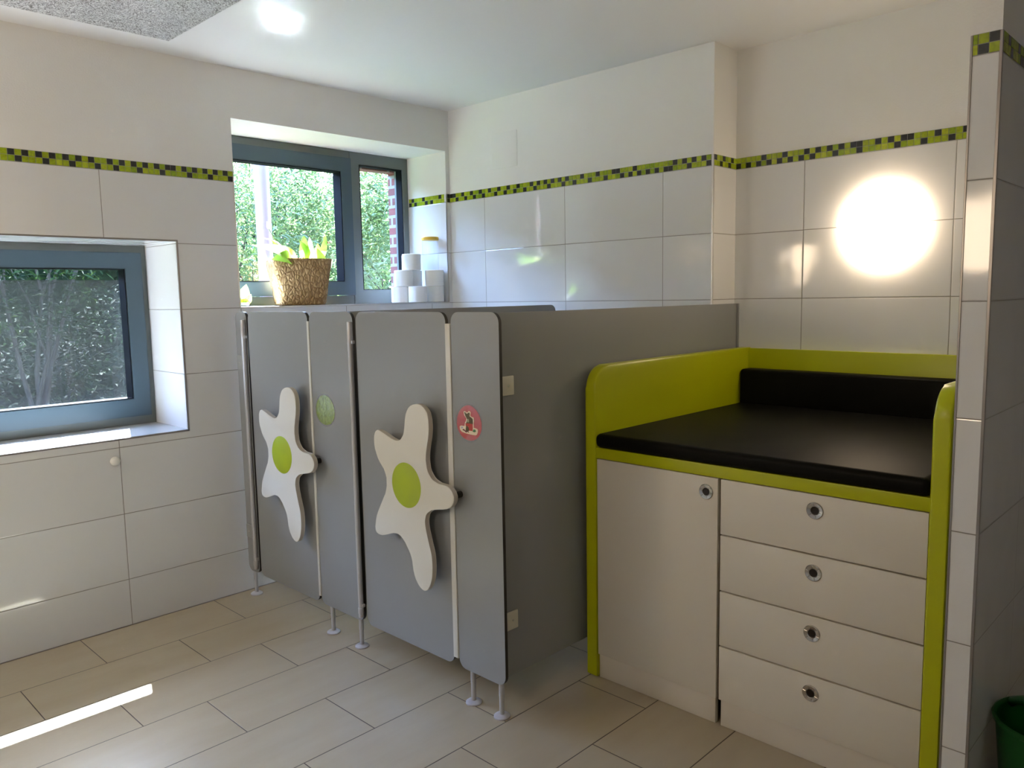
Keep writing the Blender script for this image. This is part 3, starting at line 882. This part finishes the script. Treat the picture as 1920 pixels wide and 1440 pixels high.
LV = [  # base, tip, width, bend, side, material
    ((-.95, .15), (-1.010, .07, 1.775), .062, .22, (.5, 0, 1), 'lily'),
    ((-.92, .15), (-.985, .06, 1.800), .060, -.12, (1, -.2, .4), 'lily'),
    ((-.90, .16), (-.860, .08, 1.705), .090, .30, (1, .2, .7), 'lily'),
    ((-.93, .18), (-.915, .12, 1.800), .070, .10, (1, .3, .1), 'lilyp'),
    ((-.86, .16), (-.818, .11, 1.815), .060, .06, (1, .2, .2), 'lily'),
    ((-.87, .16), (-.770, .12, 1.680), .105, .40, (.6, .2, 1), 'lilyp'),
    ((-.86, .19), (-.800, .22, 1.775), .060, .1, (1, .2, 0), 'lily'),
    ((-1.04, .16), (-1.245, .14, 1.745), .055, .35, (.3, .3, 1), 'lilyp'),
    ((-1.04, .14), (-1.170, .08, 1.672), .080, .35, (.4, .6, .8), 'lily'),
    ((-1.03, .18), (-1.125, .16, 1.785), .030, .05, (1, .4, 0), 'lily'),
    ((-1.02, .19), (-1.175, .20, 1.790), .034, .25, (.3, .8, .4), 'lilyp'),
    ((-1.01, .15), (-1.060, .18, 1.745), .045, .1, (1, .4, 0), 'lily'),
    ((-.95, .21), (-1.030, .26, 1.760), .055, .2, (1, .4, 0), 'lily'),
    ((-.88, .12), (-.915, .05, 1.735), .060, .3, (1, 0, .3), 'lily'),
]
for (bx, by), tp, wd, bd, sd, mt in LV:
    bm = NB()
    leaf_surface(bm, (bx, by, top), tp, wd, bd, 9, sd)
    build('leaf', bm, M[mt], pb, smooth=60)
bm = NB(); leaf_surface(bm, (-.822, .128, 1.800), (-.775, .11, 1.770), .040, .35, 6, (0, .3, 1), twist=1.2); build('leaf', bm, M['withered'], pb, smooth=60, label='withered brown leaf tip')
bm = NB(); tube(bm, [(-1.05, .17, top), (-1.07, .165, 1.74), (-1.105, .16, 1.79), (-1.135, .155, 1.838)], .0022, 8); build('flower_stem', bm, M['stem'], pb)
bm = NB(); leaf_surface(bm, (-1.134, .155, 1.832), (-1.146, .15, 1.872), .030, .2, 6, (1, 0, 0)); build('flower', bm, M['lilyp'], pb, smooth=60, label='pale closed flower')
bm = NB()
for k in range(26):
    a = rnd.random() * 6.28; b0 = Vector((-1.0 + rnd.uniform(-.04, .05), .12 + rnd.uniform(-.04, .05), top))
    leaf_surface(bm, b0, b0 + Vector((math.cos(a) * .03, math.sin(a) * .03, rnd.uniform(.03, .055))), .006, .1, 3)
o = build('dry_sprouts', bm, M['withered'], pb, smooth=0)

# little pale plant mostly hidden by the left reveal
pp = empty('potted_seedling', (-1.305, .165, SZ), 'small pale plant at the left end of the high window sill', 'potted plant')
bm = NB(); lathe(bm, [(0, .001), (.030, .001), (.038, .006), (.042, .020), (.038, .020), (.034, .012), (0, .012)], (-1.305, .165, SZ), 'z', 28)
build('pot', bm, M['saucer'], pp)
for bx, tp, wd in (((-1.315, .16), (-1.290, .13, SZ + .112), .060), ((-1.30, .15), (-1.272, .12, SZ + .062), .040), ((-1.31, .16), (-1.262, .15, SZ + .058), .045), ((-1.32, .17), (-1.330, .2, SZ + .12), .045)):
    bm = NB(); leaf_surface(bm, (bx[0], bx[1], SZ + .010), tp, wd, .12, 7, (1, -.3, .1))
    build('leaf', bm, M['lily'], pp, smooth=60)

# ------------------------------------------------------------------ green bucket behind the pillar
bx, by = -.735, -3.300
e = empty('bucket', (bx, by, 0), 'green plastic bucket with upright handle beside the pillar', 'bucket')
bm = NB()
lathe(bm, [(0, .001), (.118, .001), (.122, .006), (.142, .235), (.150, .240), (.152, .252), (.146, .255), (.138, .246), (.118, .012), (0, .012)], (bx, by, 0), 'z', 48)
build('body', bm, M['bucket'], e)
bm = NB()
pts = []
for k in range(21):
    a = PI * k / 20
    pts.append((bx + .148 * math.cos(a) * .55 - .10 * math.sin(a), by + .148 * math.cos(a) * .83 - .05 * math.sin(a), .235 + .09 * math.sin(a)))
tube(bm, pts, .013, 12)
build('handle', bm, M['bucketd'], e)

# ------------------------------------------------------------------ outside
GZ = -.05
bm = NB(); box(bm, -14, 14, .52, 22, GZ - .2, GZ)
build('lawn', bm, M['lawn'], kind='structure', smooth=0)
bm = NB(); box(bm, XL - .2, 2.2, .521, .96, 2.86, 3.0, bev=.01)  # unseen board added outside to block high sky from the windows
build('sky_blocker', bm, M['frame'], label='unseen grey board added above the windows to cut sky light', kind='structure')
bm = NB(); lathe(bm, [(.052, GZ), (.052, 2.855)], (-.42, 1.5, 0), 'z', 24)
build('pole', bm, M['pole'], loc=(-.42, 1.5, GZ), label='white round post standing outside the high window', cat='post')
bm = NB(); box(bm, .905, 1.5, 1.60, 1.76, GZ, 3.4)
build('brick_pier', bm, M['brick'], loc=(1.2, 1.68, GZ), label='red brick pier outside at the right of the high window', cat='pier', smooth=0)
bm = NB()
for k in range(26):
    x = .38 + k * .022; r_ = .010
    lathe(bm, [(r_, GZ), (r_, 1.80 + rnd.uniform(-.02, .06)), (0, 1.87)], (x, 4.0 + rnd.uniform(-.006, .006), 0), 'z', 6)
box(bm, .36, .96, 4.010, 4.03, 1.5, 1.54); box(bm, .36, .96, 4.010, 4.03, .4, .44)
build('reed_fence', bm, M['reed'], loc=(.66, 4.0, GZ), label='short tan reed fence seen low behind the white post', cat='fence')

def foliage(bm, blobs, count, ln, wd, seed, droop=.4):
    rn = random.Random(seed)
    tot = sum(b_[3] * b_[4] * b_[5] for b_ in blobs) ** 1
    for b_ in blobs:
        cx, cy, cz, rx, ry, rz = b_
        nn = int(count * (rx * ry * rz) / tot)
        for _ in range(nn):
            while True:
                u = Vector((rn.uniform(-1, 1), rn.uniform(-1, 1), rn.uniform(-1, 1)))
                if .35 < u.length < 1: break
            p = Vector((cx + u.x * rx, cy + u.y * ry, cz + u.z * rz))
            a = rn.uniform(0, 2 * PI)
            d = Vector((math.cos(a), math.sin(a), rn.uniform(-droop - .5, .5))).normalized()
            L = ln * rn.uniform(.6, 1.3); W_ = wd * rn.uniform(.7, 1.2)
            s = d.cross(Vector((rn.uniform(-1, 1), rn.uniform(-1, 1), rn.uniform(.2, 1.5)))).normalized() * W_ * .5
            q = [bm.verts.new(p), bm.verts.new(p + d * L * .45 + s), bm.verts.new(p + d * L - Vector((0, 0, .15 * L))), bm.verts.new(p + d * L * .45 - s)]
            bm.faces.new(q)

def plant(name, cat, lab, base, blobs, count, ln, wd, mat, seed, stems=3, sr=.02, group=None):
    e_ = empty(name, (base[0], base[1], GZ), lab, cat, group)
    bm = NB(); foliage(bm, blobs, count, ln, wd, seed)
    build('foliage', bm, mat, e_, smooth=0, recalc=False)
    rn = random.Random(seed + 1)
    bm = NB()
    for k in range(stems):
        b_ = blobs[k % len(blobs)]
        tx, ty, tz = b_[0] + rn.uniform(-.3, .3) * b_[3], b_[1] + rn.uniform(-.3, .3) * b_[4], b_[2] + .3 * b_[5]
        p0 = Vector((base[0] + rn.uniform(-.12, .12), base[1] + rn.uniform(-.12, .12), GZ))
        p3 = Vector((tx, ty, tz)); mid = p0.lerp(p3, .5) + Vector((rn.uniform(-.15, .15), rn.uniform(-.1, .1), 0))
        tube(bm, [p0, p0.lerp(mid, .5) + Vector((rn.uniform(-.06, .06), 0, 0)), mid, mid.lerp(p3, .6), p3], [sr, sr * .85, sr * .65, sr * .45, sr * .25], 8)
        q = mid.lerp(p3, .3)
        tube(bm, [mid, q + Vector((rn.uniform(-.4, .4), 0, .35)), q + Vector((rn.uniform(-.7, .7), 0, .8))], [sr * .5, sr * .35, sr * .15], 6)
    build('stems', bm, M['bark'], e_)
    return e_

plant('bush', 'bush', 'sunlit narrow leaved bush straight behind the white post', (.3, 3.2), [(.1, 3.1, 1.2, .8, .5, 1.3), (.55, 3.4, 2.3, .8, .5, .9), (0, 3.3, 2.6, .7, .5, .8)], 9500, .10, .018, M['leafB'], 11)
plant('bush', 'bush', 'sunlit broad leaved bush filling the middle of the high window', (1.4, 3.6), [(1.25, 3.5, 1.3, .7, .6, 1.3), (1.5, 3.7, 2.5, .9, .6, .9)], 10500, .08, .026, M['leafA'], 12)
plant('bush', 'bush', 'sunlit bush seen through the narrow fixed pane', (2.1, 3.3), [(1.95, 3.1, 1.4, .55, .5, 1.3), (2.2, 3.5, 2.5, .7, .5, .8)], 8500, .09, .022, M['leafA'], 13)
plant('bush', 'bush', 'tall bush further back behind the sunlit bushes', (2.6, 5.6), [(1.3, 5.4, 2.4, 1.2, .7, 2.1), (2.8, 5.8, 2.4, 1.3, .8, 2.2), (4.3, 6.0, 2.3, 1.2, .8, 2.1)], 12000, .13, .04, M['leafB'], 14, 5)
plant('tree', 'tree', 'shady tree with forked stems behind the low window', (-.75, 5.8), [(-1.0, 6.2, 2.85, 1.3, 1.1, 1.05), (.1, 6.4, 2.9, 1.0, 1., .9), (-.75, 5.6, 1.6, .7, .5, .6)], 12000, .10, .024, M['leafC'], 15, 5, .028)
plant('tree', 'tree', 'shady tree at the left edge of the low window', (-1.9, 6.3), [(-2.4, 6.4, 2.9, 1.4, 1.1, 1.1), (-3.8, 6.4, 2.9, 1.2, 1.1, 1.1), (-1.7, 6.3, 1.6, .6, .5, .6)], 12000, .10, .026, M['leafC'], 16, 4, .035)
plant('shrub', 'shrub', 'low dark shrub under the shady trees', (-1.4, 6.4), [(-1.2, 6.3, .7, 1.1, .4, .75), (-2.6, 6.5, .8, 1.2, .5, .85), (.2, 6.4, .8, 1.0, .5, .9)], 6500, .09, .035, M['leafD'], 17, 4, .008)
plant('tree', 'tree', 'unseen tall tree added to block sun from the high window', (1.25, 4.3), [(1.12, 4.0, 6.5, .58, .7, 1.0), (1.2, 4.2, 5.6, .42, .5, .7)], 9000, .13, .07, M['leafB'], 23, 3, .05)  # crown placed on the sun's path to shade part of the high window
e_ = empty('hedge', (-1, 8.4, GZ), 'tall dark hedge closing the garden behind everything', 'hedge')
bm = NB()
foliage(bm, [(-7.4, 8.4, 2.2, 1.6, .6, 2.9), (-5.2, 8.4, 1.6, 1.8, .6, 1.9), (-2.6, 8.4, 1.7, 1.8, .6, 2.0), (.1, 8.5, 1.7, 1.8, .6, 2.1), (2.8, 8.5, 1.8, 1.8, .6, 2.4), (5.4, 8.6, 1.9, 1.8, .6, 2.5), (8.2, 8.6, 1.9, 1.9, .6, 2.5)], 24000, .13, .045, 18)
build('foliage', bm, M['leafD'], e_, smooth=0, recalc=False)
e2 = empty('hedge', (-8.6, 5, GZ), 'very tall dark hedge added beside the garden to keep bright sky out of the tile reflections', 'hedge')
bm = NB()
foliage(bm, [(-8.6, y_, 2.7, .7, 1.5, 3.0) for y_ in (1.6, 3.8, 6.0, 8.2)], 6000, .18, .08, 19)  # side hedge added to block bright sky from the tile reflections
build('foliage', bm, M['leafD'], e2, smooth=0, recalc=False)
bm = NB(); box(bm, -9.1, -8.9, .8, 9.4, GZ, 5.6, bev=.05); build('sky_block_core', bm, M['leafD'], e2)
bm = NB(); box(bm, -9.0, -2.2, 9.0, 9.2, GZ, 5.6, bev=.05); build('sky_block_core', bm, M['leafD'], e_)  # taller box added to hide bright sky from the reveal tiles
bm = NB(); box(bm, -8.7, 10, 8.8, 9.0, GZ, 3.4, bev=.05); build('sky_block_core', bm, M['leafD'], e_)

# ------------------------------------------------------------------ light
wd_ = bpy.data.worlds.new('sky'); scn.world = wd_; wd_.use_nodes = True
nt = wd_.node_tree
bg = nt.nodes['Background']
sky = nt.nodes.new('ShaderNodeTexSky'); sky.sky_type = 'NISHITA'; sky.sun_disc = False
sky.sun_elevation = math.radians(51.8); sky.sun_rotation = math.radians(19)
sky.air_density = 1.0; sky.dust_density = 1.0
nt.links.new(mixc(nt, 1., sky.outputs[0], (.86, .98, 1.16, 1)), bg.inputs[0]); nt.nodes['Mix'].blend_type = 'MULTIPLY'; bg.inputs[1].default_value = .60

sd = bpy.data.lights.new('sun', 'SUN'); sd.energy = 19; sd.angle = math.radians(.6); sd.color = (.87, .96, 1.08)
so = bpy.data.objects.new('sun', sd); link(so)
so.rotation_euler = Vector((-.262, -.742, -1)).to_track_quat('-Z', 'Y').to_euler()
so.location = (1, 4, 6)
for nm, (x0, x1, z0, z1) in (('portal_low', O1), ('portal_high', O2)):
    ld = bpy.data.lights.new(nm, 'AREA'); ld.shape = 'RECTANGLE'
    ld.size = x1 - x0; ld.size_y = z1 - z0
    ld.cycles.is_portal = True
    lo = bpy.data.objects.new(nm, ld); link(lo)
    lo.location = ((x0 + x1) / 2, .54, (z0 + z1) / 2)
    lo.rotation_euler = (math.radians(-90), 0, 0)

# ------------------------------------------------------------------ camera
cd = bpy.data.cameras.new('camera'); co = bpy.data.objects.new('camera', cd); link(co)
f_px = 1482.31
cd.sensor_width = 36.; cd.sensor_fit = 'HORIZONTAL'; cd.lens = f_px / 1920 * 36
R_ = Vector((.695418, -.718374, -.018220)); U_ = Vector((.092435, .064280, .993642)); F_ = Vector((.712636, .692680, -.111104))
mw = Matrix(((R_.x, U_.x, -F_.x, -3.27289), (R_.y, U_.y, -F_.y, -3.67896), (R_.z, U_.z, -F_.z, 1.46344), (0, 0, 0, 1)))
co.matrix_world = mw
cd.clip_start = .02; cd.clip_end = 200
scn.camera = co

scn.view_settings.view_transform = 'Standard'
scn.view_settings.look = 'None'
scn.view_settings.gamma = 1.
scn.view_settings.use_curve_mapping = False
scn.view_settings.exposure = 3.98
c = scn.cycles
c.use_denoising = True
c.use_adaptive_sampling = True; c.adaptive_threshold = .02
try: c.denoiser = 'OPENIMAGEDENOISE'
except Exception: pass
c.max_bounces = 12; c.diffuse_bounces = 6; c.glossy_bounces = 6; c.transmission_bounces = 6; c.transparent_max_bounces = 16
c.sample_clamp_indirect = 0.
c.caustics_reflective = True
c.blur_glossy = .0
